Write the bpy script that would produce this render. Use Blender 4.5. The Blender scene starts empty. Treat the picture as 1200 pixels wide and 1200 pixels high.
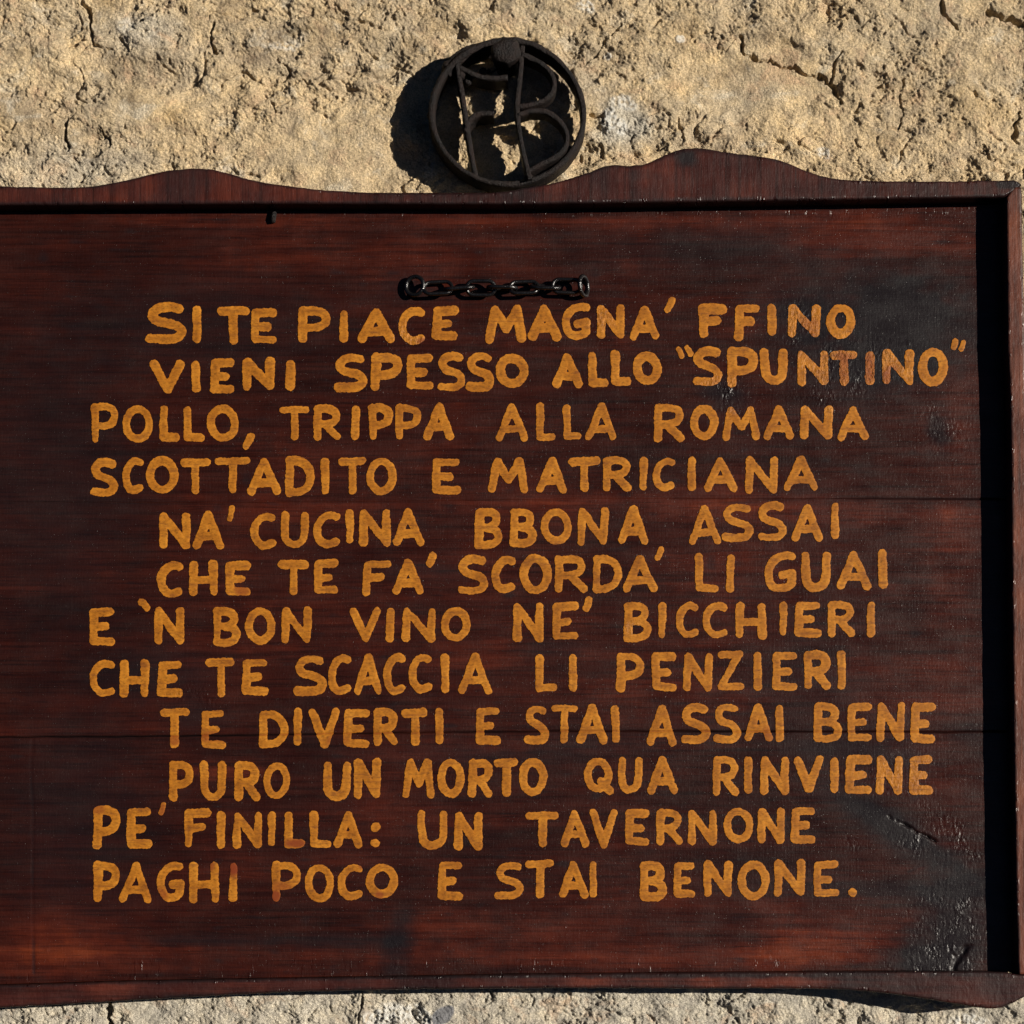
import bpy, bmesh, math, random
import numpy as np
from mathutils import Vector
random.seed(7)
rng = np.random.RandomState(11)
scene = bpy.context.scene
COL = scene.collection

# ---------------------------------------------------------------- camera, light, exposure
CAM_D, CAM_Z, CAM_PY = 2.4, -0.45, 1050.0         # metres in front of the board, height, level of the lens axis
cd = bpy.data.cameras.new('camera'); cam = bpy.data.objects.new('camera', cd); COL.objects.link(cam)
cam.location = (0, -CAM_D, CAM_Z); cam.rotation_euler = (math.radians(90), 0, 0)
cd.sensor_width = 36; cd.lens = 72; cd.shift_y = (CAM_PY - 600) / 1200; cd.clip_start = .05; cd.clip_end = 100
scene.camera = cam

SUN = Vector((1.25, -1.0, 0.15)).normalized()
w = bpy.data.worlds.new('World'); scene.world = w; w.use_nodes = True
wn = w.node_tree; bgn = wn.nodes['Background']
sky = wn.nodes.new('ShaderNodeTexSky'); sky.sky_type = 'NISHITA'; sky.sun_disc = False
sky.sun_elevation = math.asin(SUN.z); sky.sun_rotation = math.atan2(SUN.x, SUN.y)
sky.altitude = 300; sky.air_density = .06; sky.dust_density = .02
wn.links.new(sky.outputs[0], bgn.inputs[0]); bgn.inputs[1].default_value = 0.05
sd = bpy.data.lights.new('sun', 'SUN'); sun = bpy.data.objects.new('sun', sd); COL.objects.link(sun)
sd.energy = 5.0; sd.angle = math.radians(.5); sd.color = (1.0, .92, .80)
sun.rotation_euler = SUN.to_track_quat('Z', 'Y').to_euler(); sun.location = (3, -2.4, 1)
vs = scene.view_settings
vs.view_transform = 'Standard'; vs.look = 'None'; vs.exposure = 0.74; vs.gamma = 1; vs.use_curve_mapping = False

# ---------------------------------------------------------------- helpers
def S(Y): return .001 * (CAM_D + Y) / CAM_D
def P(px, py, Y):
    """point of the plane at depth Y (board face = 0, 1 unit of the board drawing = 1 mm)"""
    return ((px - 600) * S(Y), Y, CAM_Z + (CAM_PY - py) * S(Y))

def perlin(x, y, seed=0):
    r = np.random.RandomState(seed); perm = r.permutation(256)
    ang = r.rand(256) * 2 * np.pi; gx, gy = np.cos(ang), np.sin(ang)
    xi = np.floor(x).astype(int); yi = np.floor(y).astype(int); xf = x - xi; yf = y - yi
    def g(ix, iy, dx, dy):
        h = perm[(perm[ix & 255] + iy) & 255]
        return gx[h] * dx + gy[h] * dy
    u = xf*xf*xf*(xf*(xf*6-15)+10); v = yf*yf*yf*(yf*(yf*6-15)+10)
    a = g(xi, yi, xf, yf); b = g(xi+1, yi, xf-1, yf); c = g(xi, yi+1, xf, yf-1); d = g(xi+1, yi+1, xf-1, yf-1)
    return (a + u*(b-a)) * (1-v) + (c + u*(d-c)) * v        # about -0.7..0.7
def fbm(x, y, octs, seed, gain=.5):
    s = 0; a = 1
    for o in range(octs): s = s + a * perlin(x * 2**o, y * 2**o, seed + o); a *= gain
    return s
def worley(x, y, seed):
    r = np.random.RandomState(seed); px_, py_, ph = r.rand(65536), r.rand(65536), r.rand(65536)
    xi = np.floor(x).astype(int); yi = np.floor(y).astype(int)
    f1 = np.full(x.shape, 9.); f2 = np.full(x.shape, 9.); idv = np.zeros(x.shape)
    for i in (-1, 0, 1):
        for j in (-1, 0, 1):
            cx, cy = xi + i, yi + j; h = ((cx & 255) * 256 + (cy & 255))
            d = np.hypot(cx + px_[h] - x, cy + py_[h] - y)
            nf = d < f1
            f2 = np.where(nf, f1, np.minimum(f2, d)); idv = np.where(nf, ph[h], idv); f1 = np.where(nf, d, f1)
    return f1, f2, idv
def sstep(a, b, x):
    t = np.clip((x - a) / (b - a), 0, 1); return t*t*(3-2*t)
def seg_dist(x, y, pts):
    d = np.full(x.shape, 1e9)
    for (x0, y0), (x1, y1) in zip(pts[:-1], pts[1:]):
        L = (x1-x0)**2 + (y1-y0)**2 + 1e-12
        t = np.clip(((x-x0)*(x1-x0) + (y-y0)*(y1-y0)) / L, 0, 1)
        d = np.minimum(d, np.hypot(x - x0 - t*(x1-x0), y - y0 - t*(y1-y0)))
    return d
def smooth(pts, n=6):
    """Catmull-Rom through pts"""
    out = []
    q = [pts[0]] + list(pts) + [pts[-1]]
    for i in range(1, len(q)-2):
        p0, p1, p2, p3 = [np.array(a, float) for a in q[i-1:i+3]]
        for k in range(n):
            t = k / n
            out.append(tuple(.5*((2*p1) + (-p0+p2)*t + (2*p0-5*p1+4*p2-p3)*t*t + (-p0+3*p1-3*p2+p3)*t**3)))
    out.append(tuple(pts[-1])); return out

def mesh_np(name, verts, faces, mat, parent=None, shade=True, attrs=None):
    """faces: list of tuples or (n,4) array"""
    me = bpy.data.meshes.new(name)
    verts = np.asarray(verts, dtype=np.float32)
    if parent is not None: verts = verts - np.array(parent.location, dtype=np.float32)
    if isinstance(faces, np.ndarray):
        n = len(faces)
        me.vertices.add(len(verts)); me.vertices.foreach_set('co', verts.ravel())
        me.loops.add(n*4); me.loops.foreach_set('vertex_index', faces.astype(np.int32).ravel())
        me.polygons.add(n); me.polygons.foreach_set('loop_start', np.arange(0, n*4, 4, dtype=np.int32))
        me.update(calc_edges=True); me.validate()
    else:
        me.from_pydata([tuple(map(float, v)) for v in verts], [], faces); me.update()
    if shade: me.polygons.foreach_set('use_smooth', np.ones(len(me.polygons), dtype=bool))
    for k, a in (attrs or {}).items():
        a = np.asarray(a, dtype=np.float32)
        at = me.attributes.new(k, 'FLOAT', 'POINT'); at.data.foreach_set('value', a.ravel())
    me.materials.append(mat)
    o = bpy.data.objects.new(name, me); COL.objects.link(o)
    if parent is not None: o.parent = parent
    return o
def tag(o, label, cat=None, group=None, kind=None):
    if label: o['label'] = label
    if cat: o['category'] = cat
    if group: o['group'] = group
    if kind: o['kind'] = kind
    return o
def thing(name, loc, label, cat):
    o = bpy.data.objects.new(name, None); COL.objects.link(o); o.location = loc
    o.empty_display_size = .05
    return tag(o, label, cat)
def grid_faces(nr, nc):
    i = np.arange(nr*nc).reshape(nr, nc)
    return np.stack([i[:-1, :-1], i[1:, :-1], i[1:, 1:], i[:-1, 1:]], -1).reshape(-1, 4)

# ---------------------------------------------------------------- materials
class NT:
    def __init__(self, name):
        self.m = bpy.data.materials.new(name); self.m.use_nodes = True
        self.t = self.m.node_tree; self.b = self.t.nodes['Principled BSDF']
    def n(self, typ, **kw):
        nd = self.t.nodes.new(typ)
        for k, v in kw.items(): setattr(nd, k, v)
        return nd
    def l(self, a, b): self.t.links.new(a, b)
    def coord(self, scale):
        tc = self.n('ShaderNodeTexCoord'); mp = self.n('ShaderNodeMapping'); mp.inputs['Scale'].default_value = scale
        self.l(tc.outputs['Object'], mp.inputs['Vector']); return mp.outputs[0]
    def noise(self, scale3, detail=4, rough=.55, dist=0.0):
        nd = self.n('ShaderNodeTexNoise'); nd.inputs['Scale'].default_value = 1; nd.inputs['Detail'].default_value = detail
        nd.inputs['Roughness'].default_value = rough; nd.inputs['Distortion'].default_value = dist
        self.l(self.coord(scale3), nd.inputs['Vector']); return nd.outputs['Fac']
    def ramp(self, fac, stops, interp='LINEAR'):
        r = self.n('ShaderNodeValToRGB'); r.color_ramp.interpolation = interp; e = r.color_ramp.elements
        while len(e) < len(stops): e.new(.5)
        for el, (p, c) in zip(e, stops):
            el.position = p; el.color = (*c, 1) if len(c) == 3 else c
        self.l(fac, r.inputs[0]); return r.outputs[0]
    def g(self, v): return (v, v, v)
    def attr(self, name):
        a = self.n('ShaderNodeAttribute', attribute_name=name); return a.outputs['Fac']
    def math(self, op, a, b=None, clamp=False):
        m = self.n('ShaderNodeMath', operation=op); m.use_clamp = clamp
        for i, v in enumerate((a, b)):
            if v is None: continue
            if isinstance(v, (int, float)): m.inputs[i].default_value = v
            else: self.l(v, m.inputs[i])
        return m.outputs[0]
    def mix(self, fac, a, b, blend='MIX'):
        m = self.n('ShaderNodeMix', data_type='RGBA', blend_type=blend)
        for sock, v in ((m.inputs[0], fac), (m.inputs[6], a), (m.inputs[7], b)):
            if isinstance(v, (int, float)): sock.default_value = v
            elif isinstance(v, tuple): sock.default_value = (*v, 1)
            else: self.l(v, sock)
        return m.outputs[2]
    def bump(self, h, dist, strength=1.0, prev=None):
        b = self.n('ShaderNodeBump'); b.inputs['Distance'].default_value = dist
        if isinstance(strength, (int, float)): b.inputs['Strength'].default_value = strength
        else: self.l(strength, b.inputs['Strength'])
        self.l(h, b.inputs['Height'])
        if prev is not None: self.l(prev, b.inputs['Normal'])
        return b.outputs[0]
    def done(self, color, rough, normal=None, spec=.5, metal=0.0):
        for k, v in (('Base Color', color), ('Roughness', rough), ('Specular IOR Level', spec), ('Metallic', metal)):
            if isinstance(v, (int, float)): self.b.inputs[k].default_value = v
            elif isinstance(v, tuple): self.b.inputs[k].default_value = (*v, 1)
            else: self.l(v, self.b.inputs[k])
        if normal is not None: self.l(normal, self.b.inputs['Normal'])
        return self.m

def stone_mat():
    t = NT('sandstone')
    a = t.noise((9, 9, 11), 5, .6, .6); b = t.noise((60, 60, 60), 4, .65); c = t.noise((520, 520, 520), 3, .7)
    col = t.ramp(a, [(.25, (.36, .285, .20)), (.42, (.52, .415, .275)), (.56, (.63, .495, .31)), (.72, (.67, .495, .27))])
    grey = t.ramp(t.noise((6, 6, 7), 4, .6, 1.0), [(.45, t.g(0)), (.68, t.g(.55))])
    col = t.mix(grey, col, (.47, .415, .32))
    tone = t.ramp(t.noise((14, 14, 18), 5, .62, .7), [(.30, (.62, .57, .50)), (.45, (.95, .92, .87)), (.62, (1.06, 1.03, .98))]); col = t.mix(.85, col, tone, 'MULTIPLY')
    col = t.mix(t.attr('grey'), col, (.50, .475, .41))
    m = t.ramp(b, [(.3, (.62, .62, .66)), (.5, (1, 1, 1)), (.75, (1.25, 1.2, 1.1))]); col = t.mix(.9, col, m, 'MULTIPLY')
    hue = t.noise((28, 28, 34), 4, .6, .8)
    col = t.mix(t.ramp(hue, [(.56, t.g(0)), (.72, t.g(.55))]), col, (.56, .36, .22)); col = t.mix(t.ramp(hue, [(.28, t.g(.5)), (.42, t.g(0))]), col, (.66, .61, .50))
    m = t.ramp(c, [(.3, t.g(.52)), (.5, t.g(1.0)), (.70, t.g(1.45))]); col = t.mix(.9, col, m, 'MULTIPLY')
    col = t.mix(t.attr('plaster'), col, (.74, .72, .66))
    col = t.mix(t.attr('slate'), col, (.20, .20, .21))
    nrm = t.bump(t.noise((800, 800, 800), 3, .75), .0030, .9)
    nrm = t.bump(t.noise((300, 300, 300), 4, .7), .0045, .9, nrm)
    return t.done(col, .92, nrm, .2)

def wood_mat(name, axis, stops, stain=(.0070, .0050, .0058), rough=.355, use_attr=True, bump=1.0):
    t = NT(name)
    sc = {'x': lambda a, b: (a, b, b), 'z': lambda a, b: (b, b, a)}[axis]
    g1 = t.noise(sc(3.0, 60), 7, .68, .5); g2 = t.noise(sc(7, 260), 4, .6, .2); big = t.noise((5, 5, 7), 3, .5)
    blot = t.noise((11, 11, 15), 5, .65, .8)
    f = t.math('ADD', t.math('MULTIPLY', g1, .40), t.math('ADD', t.math('MULTIPLY', big, .34), t.math('MULTIPLY', blot, .26)))
    if use_attr: f = t.math('ADD', f, t.math('MULTIPLY', t.attr('red'), .19))
    col = t.ramp(f, stops)
    lines = t.ramp(g2, [(.36, t.g(.55)), (.5, t.g(1.0)), (.7, t.g(1.22))]); col = t.mix(.85, col, lines, 'MULTIPLY')
    pore = t.ramp(t.noise(sc(24, 620), 3, .6), [(.34, t.g(.35)), (.43, t.g(1))]); col = t.mix(.6, col, pore, 'MULTIPLY')
    nrm_h = t.noise(sc(60, 700), 3, .65)
    if use_attr:
        st = t.attr('stain'); ck = t.attr('crackle')
        ck = t.math('MULTIPLY', ck, t.ramp(t.noise((60, 60, 45), 4, .65), [(.44, t.g(.08)), (.68, t.g(.68))]))
        col = t.mix(st, col, stain)
    else:
        st = None; ck = None
    # tiny pin-holes and flecks in the varnish
    fleck = t.ramp(t.noise((420, 420, 420), 2, .5), [(.70, t.g(0)), (.76, t.g(1))])
    r = t.ramp(t.noise((25, 25, 60), 4, .6), [(.3, t.g(rough-.07)), (.7, t.g(rough+.10))])
    nrm = t.bump(nrm_h, .0006, .5*bump)
    nrm = t.bump(t.noise({'x': (420, 420, 26), 'z': (26, 26, 420)}[axis], 3, .6), .0006, .26*bump, nrm)
    nrm = t.bump(t.noise((340, 340, 260), 4, .6), .0008, .35*bump, nrm)
    nrm = t.bump(fleck, .0007, .35, nrm)
    if ck is not None:
        v = t.n('ShaderNodeTexVoronoi', feature='F1'); v.inputs['Scale'].default_value = 1; v.inputs['Randomness'].default_value = 1
        t.l(t.coord((230, 230, 170)), v.inputs['Vector'])
        inv = t.math('SUBTRACT', 1.0, v.outputs['Distance'])
        nrm = t.bump(inv, .0020, t.math('MULTIPLY', ck, .6), nrm)
        nrm = t.bump(t.noise((260, 260, 150), 2, .6), .0040, t.math('MULTIPLY', ck, .9), nrm)
        r = t.mix(ck, r, (.24, .24, .24))
        dr = t.attr('drip'); nrm = t.bump(t.noise((300, 300, 75), 2, .6), .0045, dr, nrm); r = t.mix(dr, r, (.2, .2, .2))
    return t.done(col, r, nrm, .22)

def paint_mat():
    t = NT('ochre_paint')
    a = t.noise((45, 45, 45), 4, .6); st = t.noise((260, 300, 460), 4, .65); edge = t.attr('edge')
    col = t.ramp(a, [(.3, (.195, .063, .0045)), (.5, (.285, .101, .0075)), (.72, (.37, .144, .0130))])
    m = t.ramp(st, [(.28, t.g(.45)), (.48, t.g(1)), (.75, t.g(1.3))]); col = t.mix(.9, col, m, 'MULTIPLY')
    # the brush left more paint near the borders of each stroke and less in its middle
    thin = t.ramp(edge, [(.15, t.g(1.08)), (.5, t.g(.97)), (.9, t.g(.80))]); col = t.mix(.75, col, thin, 'MULTIPLY')
    grain = t.ramp(t.noise((12, 260, 260), 4, .6, .3), [(.33, t.g(1)), (.43, t.g(0))])
    wear = t.math('MULTIPLY', grain, .45)
    worn = t.ramp(t.noise((38, 60, 150), 5, .72), [(.56, t.g(0)), (.68, t.g(.6))]); wear = t.math('MAXIMUM', wear, worn)
    col = t.mix(wear, col, (.10, .03, .008))
    rim = t.ramp(t.math('ADD', edge, t.math('MULTIPLY', t.noise((500, 500, 500), 2, .5), .22)), [(.07, t.g(.55)), (.16, t.g(0))])
    col = t.mix(rim, col, (.16, .05, .008))
    col = t.mix(t.attr('burn'), col, (.13, .022, .006))
    nrm = t.bump(st, .0005, .35)
    v = t.n('ShaderNodeTexVoronoi', feature='F1'); v.inputs['Scale'].default_value = 1
    t.l(t.coord((230, 230, 170)), v.inputs['Vector'])
    nrm = t.bump(v.outputs['Distance'], .0014, t.attr('crackle'), nrm)
    nrm = t.bump(t.noise((420, 420, 240), 3, .7), .0030, t.attr('crackle'), nrm)
    return t.done(col, .5, nrm, .2)

def iron_mat(name, rough, base, rust, spec=.5, metal=.0, amt=.0016):
    t = NT(name)
    a = t.noise((70, 70, 70), 5, .65); b = t.noise((420, 420, 420), 4, .65)
    col = t.ramp(a, [(.35, base), (.62, tuple(.5*x+.5*y for x, y in zip(base, rust))), (.78, rust)])
    nrm = t.bump(b, amt, .7)
    return t.done(col, t.ramp(a, [(.3, t.g(rough-.06)), (.7, t.g(rough+.12))]), nrm, spec, metal)

M_STONE = stone_mat()
BOARD = [(.30, (.0050, .0015, .0011)), (.44, (.0115, .0024, .0015)), (.56, (.0225, .0041, .0022)), (.68, (.0480, .0080, .0034)), (.85, (.115, .0205, .0056))]
RAIL = [(.30, (.0075, .0028, .0030)), (.47, (.0165, .0046, .0042)), (.62, (.034, .0076, .0054)), (.80, (.080, .017, .009))]
SIDE = [(.30, (.024, .008, .006)), (.48, (.055, .016, .010)), (.62, (.092, .027, .015)), (.80, (.15, .048, .024))]
M_PLANK = wood_mat('stained_plank', 'x', BOARD)
M_TOP = wood_mat('stained_rail_cross_grain', 'z', RAIL, rough=.45)
M_BOTTOM = wood_mat('stained_rail_long_grain', 'x', RAIL, rough=.45)
M_SIDE = wood_mat('stained_side_rail', 'z', SIDE, rough=.48)
M_BATTEN = wood_mat('batten_wood', 'z', RAIL, use_attr=False)
M_PAINT = paint_mat()
M_IRON = iron_mat('wrought_iron', .55, (.0045, .0038, .0040), (.017, .0082, .0060), spec=.2, amt=.0045)
M_CHAIN = iron_mat('black_lacquered_steel', .20, (.0035, .0035, .004), (.007, .006, .006), .5, 0.0, .0008)

# ---------------------------------------------------------------- the stone wall
YW = .031
def stone_wall():
    sw = S(YW)
    def z_of(py): return CAM_Z + (CAM_PY - py) * sw
    def run(a, b, step): return np.arange(a, b, step)
    fx = .00115
    xs = np.concatenate([run(-1.3, -.64, .012), run(-.64, .64, fx), np.arange(.64, 1.3, .012)])
    zs = np.concatenate([run(-.95, z_of(1212), .012), run(z_of(1212), z_of(1140), .00125), run(z_of(1140), z_of(262), .012),
                         run(z_of(262), z_of(-12), fx), np.arange(z_of(-12), .95, .012)])
    X, Z = np.meshgrid(xs, zs)
    px = X / sw + 600; py = CAM_PY - (Z - CAM_Z) / sw
    wx = px + 9*perlin(px/37, py/37, 3) + 3*perlin(px/11, py/11, 4)
    wy = py + 9*perlin(px/37, py/37, 5) + 3*perlin(px/11, py/11, 6)
    h = .0050*fbm(px/210, py/170, 3, 20) + .0066*fbm(wx/74, wy/58, 3, 30, .55)
    # where the face was dressed smooth
    def blob(cx, cy, rx, ry, soft=.35, sd=0):
        d = np.hypot((wx-cx)/rx, (wy-cy)/ry) + .35*perlin(px/26, py/26, 70+sd); return 1 - sstep(1-soft, 1+soft, d)
    flat = np.clip(blob(885, 95, 95, 46) + .85*blob(390, 185, 85, 52, sd=1) + .7*blob(132, 22, 28, 32, sd=2) + .6*blob(1085, 10, 60, 22, sd=3) + .5*blob(60, 80, 60, 26, sd=4), 0, 1)
    flat = np.clip(flat + .55*sstep(.08, .40, fbm(px/120, py/85, 3, 75)), 0, 1)
    rough = 1 - .85*flat
    var = sstep(-.25, .35, fbm(px/80, py/65, 2, 47))                                  # how coarse the crust is here
    def terrace(v, n, k=.25):
        q = v*n; fl = np.floor(q); return (fl + sstep(.5-k, .5+k, q-fl))/n
    tf = fbm((px + .45*py)/44, (py - .25*px)/30, 4, 41, .55)
    h += rough*.0105*terrace(tf, 5.0, .13)*(.5+.5*var)                                # broken ledges
    f1, f2, idv = worley((wx+.3*wy)/13, wy/10, 43); h += rough*.0026*(idv-.5)*sstep(0, .22, f2-f1)*(.35+.65*var)
    g1, g2, gid = worley(wx/5.0, wy/4.4, 44); h += rough*.0015*(gid-.5)*sstep(0, .3, g2-g1)
    rg = np.abs(perlin(px/6.5, py/5.5, 50)) ; h += rough*.0020*(.25-rg)*(.4+.6*var)
    h += (.45+.55*rough)*(0.0013*perlin(px/3.4, py/3.4, 55) + .0008*perlin(px/2.1, py/2.1, 56))
    rid = 1-2*np.abs(perlin(wx/48, wy/30, 61)); h -= rough*.0035*sstep(.86, 1, rid)*sstep(-.1, .3, perlin(px/60, py/60, 62))
    pit = sstep(.34, .52, perlin(wx/8.5, wy/8.5, 66)); h -= rough*.0022*pit*sstep(-.25, .25, perlin(px/85, py/85, 67))
    # ledges: the dressed patch stands lower than the crust over it
    h += -.0035*blob(885, 95, 95, 46, .12) - .002*blob(132, 10, 26, 40, .12, 2)
    def crack(pts, wd, dp):
        nonlocal h
        d = seg_dist(px + 5*perlin(px/13, py/13, 81) + 2.6*perlin(px/4.5, py/4.5, 84), py + 5*perlin(px/13, py/13, 82) + 2.6*perlin(px/4.5, py/4.5, 85), pts)
        ww = wd*np.clip(.62 + 1.2*perlin(px/10, py/10, 83), .34, 1.3)
        h = h - dp*(1 - sstep(ww*.35, ww, d))
    crack([(868, 44), (872, 62), (888, 68), (905, 70), (922, 77), (948, 84), (966, 91), (976, 100), (984, 122)], 3.4, .011)
    crack([(984, 62), (978, 80), (974, 96)], 3.0, .007)
    crack([(96, 0), (104, 16), (107, 34), (109, 50)], 3.6, .010)
    crack([(109, 50), (120, 56), (131, 58)], 2.4, .005); crack([(82, 55), (95, 48), (109, 48)], 2.4, .005)
    crack([(142, 40), (148, 56)], 2.6, .007); crack([(165, 26), (176, 18)], 3.5, .007)
    crack([(78, 140), (77, 160), (82, 176)], 3.6, .010); crack([(121, 155), (130, 171)], 3, .007)
    crack([(249, 30), (246, 46), (250, 58), (253, 66)], 3.6, .009); crack([(296, 10), (304, 14)], 3, .006)
    crack([(320, 120), (324, 132), (330, 134)], 2.6, .006); crack([(356, 92), (366, 100)], 3, .007)
    crack([(728, 26), (712, 46), (697, 64), (686, 76)], 2.2, .005)
    crack([(1104, 0), (1105, 14), (1113, 26), (1121, 36)], 4, .010)
    crack([(1158, 16), (1172, 20), (1188, 26), (1204, 32)], 6, .014)
    crack([(1057, 92), (1057, 118), (1058, 140), (1052, 150)], 2.4, .007); crack([(1150, 168), (1157, 178), (1157, 186)], 2.6, .007)
    crack([(1196, 130), (1191, 145), (1190, 160), (1195, 166)], 4, .009); crack([(1003, 160), (1006, 172)], 2.6, .006)
    crack([(1020, 122), (1026, 118)], 2.4, .005); crack([(844, 60), (860, 48), (826, 36)], 2.2, .003)
    crack([(692, 132), (704, 135), (708, 142)], 3.2, .007); crack([(700, 166), (706, 182)], 3, .006); crack([(794, 140), (800, 166)], 2.4, .004)
    crack([(682, 178), (684, 186)], 3, .006); crack([(268, 196), (282, 204), (300, 204)], 2.4, .006)
    crack([(128, 1140), (129, 1175), (128, 1215)], 4.6, .016)
    crack([(422, 1150), (424, 1180), (420, 1212)], 3, .006); crack([(484, 1185), (489, 1196)], 3, .008)
    ls = np.clip(blob(472, 1196, 48, 16, .2, 5) * (px > 425) + blob(1135, 1198, 22, 8, .3, 6), 0, 1)
    pl = np.clip(.9*blob(712, 142, 9, 14, .2, 7) + .7*blob(732, 122, 16, 8, .3, 8) + .8*blob(727, 150, 8, 10, .2, 9) + .8*blob(711, 64, 6, 5, .2, 10)
                 + .7*blob(799, 46, 7, 6, .2, 11) + .6*blob(968, 178, 9, 6, .3, 12) + .7*blob(684, 8, 10, 8, .3, 13) + .4*blob(150, 30, 14, 9, .4, 14)
                 + .5*blob(335, 50, 22, 6, .5, 15) + .95*ls + .3*blob(270, 200, 16, 7, .4, 16), 0, 1)
    pl *= sstep(-.35, .15, perlin(px/4.5, py/4.5, 90))
    slate = blob(520, 1190, 11, 9, .12, 17)
    grey = np.clip(.75*sstep(1120, 1160, py) + .75*blob(730, 148, 38, 26, .5, 18) + .5*blob(165, 32, 40, 26, .6, 19) + .35*blob(60, 200, 90, 30, .6, 20), 0, 1)
    h += .0015*pl
    h = np.where(h > .004, .004 + (h-.004)*.5, h); h = np.clip(h, -.03, .0085)
    Y = YW - h
    V = np.stack([X, Y, Z], -1).reshape(-1, 3)
    root = thing('stone_wall', (0, YW, -.95), 'rough sandy beige stone wall, chipped and cracked, behind the wooden board', 'wall')
    mesh_np('stone_face', V, grid_faces(len(zs), len(xs))[:, ::-1], M_STONE, root, True, {'plaster': pl, 'slate': slate, 'grey': grey})
    # the thickness of the wall behind its rough face
    x0, x1, z0, z1, ya, yb = -1.3, 1.288, -.95, .94, YW+.06, YW+.4
    c = [(x, y, z) for x in (x0, x1) for y in (ya, yb) for z in (z0, z1)]
    mesh_np('wall_core', c, [(0, 1, 3, 2), (4, 6, 7, 5), (0, 4, 5, 1), (2, 3, 7, 6), (0, 2, 6, 4), (1, 5, 7, 3)], M_STONE, root, False)
stone_wall()

# ---------------------------------------------------------------- the painted board
SIGN_LABEL = 'dark red-brown wooden board with wavy frame and hand-painted ochre verse on the wall'
sign = thing('wooden_sign', (0, .02, -.58), SIGN_LABEL, 'sign')
YF = -.025                                                   # front of the frame

def ell(px, py, cx, cy, rx, ry, ang=0, soft=.5, sd=0, wob=.5):
    c, s = math.cos(math.radians(ang)), math.sin(math.radians(ang))
    u = ((px-cx)*c + (py-cy)*s)/rx; v = (-(px-cx)*s + (py-cy)*c)/ry
    d = np.hypot(u, v) + wob*fbm(px/22, py/14, 3, 300+sd); return 1 - sstep(1-soft, 1+soft*1.15, d)
STAINS = [(1075, 385, 75, 52, 0, .9), (1010, 430, 62, 34, 0, .85), (1115, 1085, 40, 58, 20, .95), (1085, 1126, 42, 14, 0, .9), (1015, 950, 60, 13, 27, .8),
          (1075, 990, 62, 18, 32, .85), (1000, 878, 70, 18, 5, .7), (850, 462, 26, 14, 20, .9), (1060, 1045, 80, 9, 0, .5), (1100, 505, 14, 22, 0, .85),
          (850, 290, 130, 26, -2, .45), (1000, 345, 90, 34, 0, .6), (465, 1110, 14, 40, 10, .75), (400, 1103, 70, 8, 0, .6), (250, 1102, 60, 6, 0, .5),
          (60, 560, 90, 160, 0, .45), (90, 960, 70, 110, 0, .45), (240, 380, 130, 50, 0, .4), (180, 790, 60, 26, 0, .5), (230, 840, 30, 16, 0, .5),
          (700, 870, 60, 14, 0, .35), (940, 800, 60, 40, 0, .35), (655, 760, 40, 8, 0, .35), (500, 670, 50, 10, 0, .35), (940, 380, 36, 26, 0, .7),
          (480, 336, 26, 16, 0, .6), (1000, 1040, 120, 10, 0, .35), (560, 885, 90, 12, 0, .4), (1135, 860, 22, 12, 0, .5)]
REDS = [(960, 1112, 70, 16, 0, .9), (700, 1124, 200, 12, 0, .7), (250, 1122, 240, 16, 0, .6), (540, 1092, 90, 16, 0, .6), (270, 905, 40, 9, 0, 1.0),
        (1010, 275, 130, 22, 3, .8), (560, 290, 220, 36, 0, .45), (500, 258, 500, 7, 0, .5), (800, 590, 240, 14, 2, .6), (1120, 480, 40, 50, 0, .45), (1120, 640, 30, 120, 0, .4),
        (1100, 960, 30, 90, 0, .45), (600, 700, 340, 180, 0, .22), (930, 640, 160, 60, 0, .25), (560, 770, 60, 16, 0, .5), (380, 760, 60, 10, 0, .3),
        (800, 1080, 240, 30, 0, .45), (640, 400, 90, 16, 0, .5), (345, 600, 120, 10, 0, .4), (60, 1110, 70, 26, 0, .5), (480, 960, 200, 20, 0, .3), (40, 340, 50, 14, 0, .3)]
CRACKLES = [(1000, 428, 52, 30, 0, 1), (852, 462, 26, 15, 20, 1), (940, 378, 20, 24, 0, .8), (960, 470, 26, 14, 0, .6), (1105, 500, 26, 24, 0, .7), (1112, 1095, 40, 46, 20, 1),
            (1080, 1127, 44, 12, 0, 1), (1110, 975, 40, 16, 38, .85), (1075, 990, 26, 10, 20, .8), (1000, 990, 16, 10, 0, .5), (480, 395, 22, 14, 0, .7),
            (150, 385, 12, 8, 0, .5), (230, 815, 26, 12, 0, .6), (465, 1118, 8, 24, 5, .6), (705, 375, 14, 14, 0, .6), (70, 1028, 14, 8, 0, .5), (1070, 905, 60, 26, 0, .35), (740, 735, 8, 8, 0, .6), (660, 790, 8, 14, 0, .5)]
SEAMS = [586, 859]
def seam_y(px, k):
    return SEAMS[k] + (1.6*np.sin(px/170. + k) + .9*perlin(np.asarray(px, float)/22., np.asarray(px, float)*0 + .37, 400+k)) + (0 if k else (px-600)*-.003) + (-3.5 if k else 0)*(np.asarray(px)-600)/600.
def seam_open(px, k):
    px = np.asarray(px, float)
    if k == 0: return np.clip(.0 + .75*sstep(960, 1010, px) + .3*sstep(.1, .4, perlin(px/70., px*0+.3, 411)), 0, 1)
    return np.clip(.55 + .45*(1-sstep(280, 420, px)) + .6*perlin(px/60., px*0+.3, 412), .2, 1)
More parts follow.
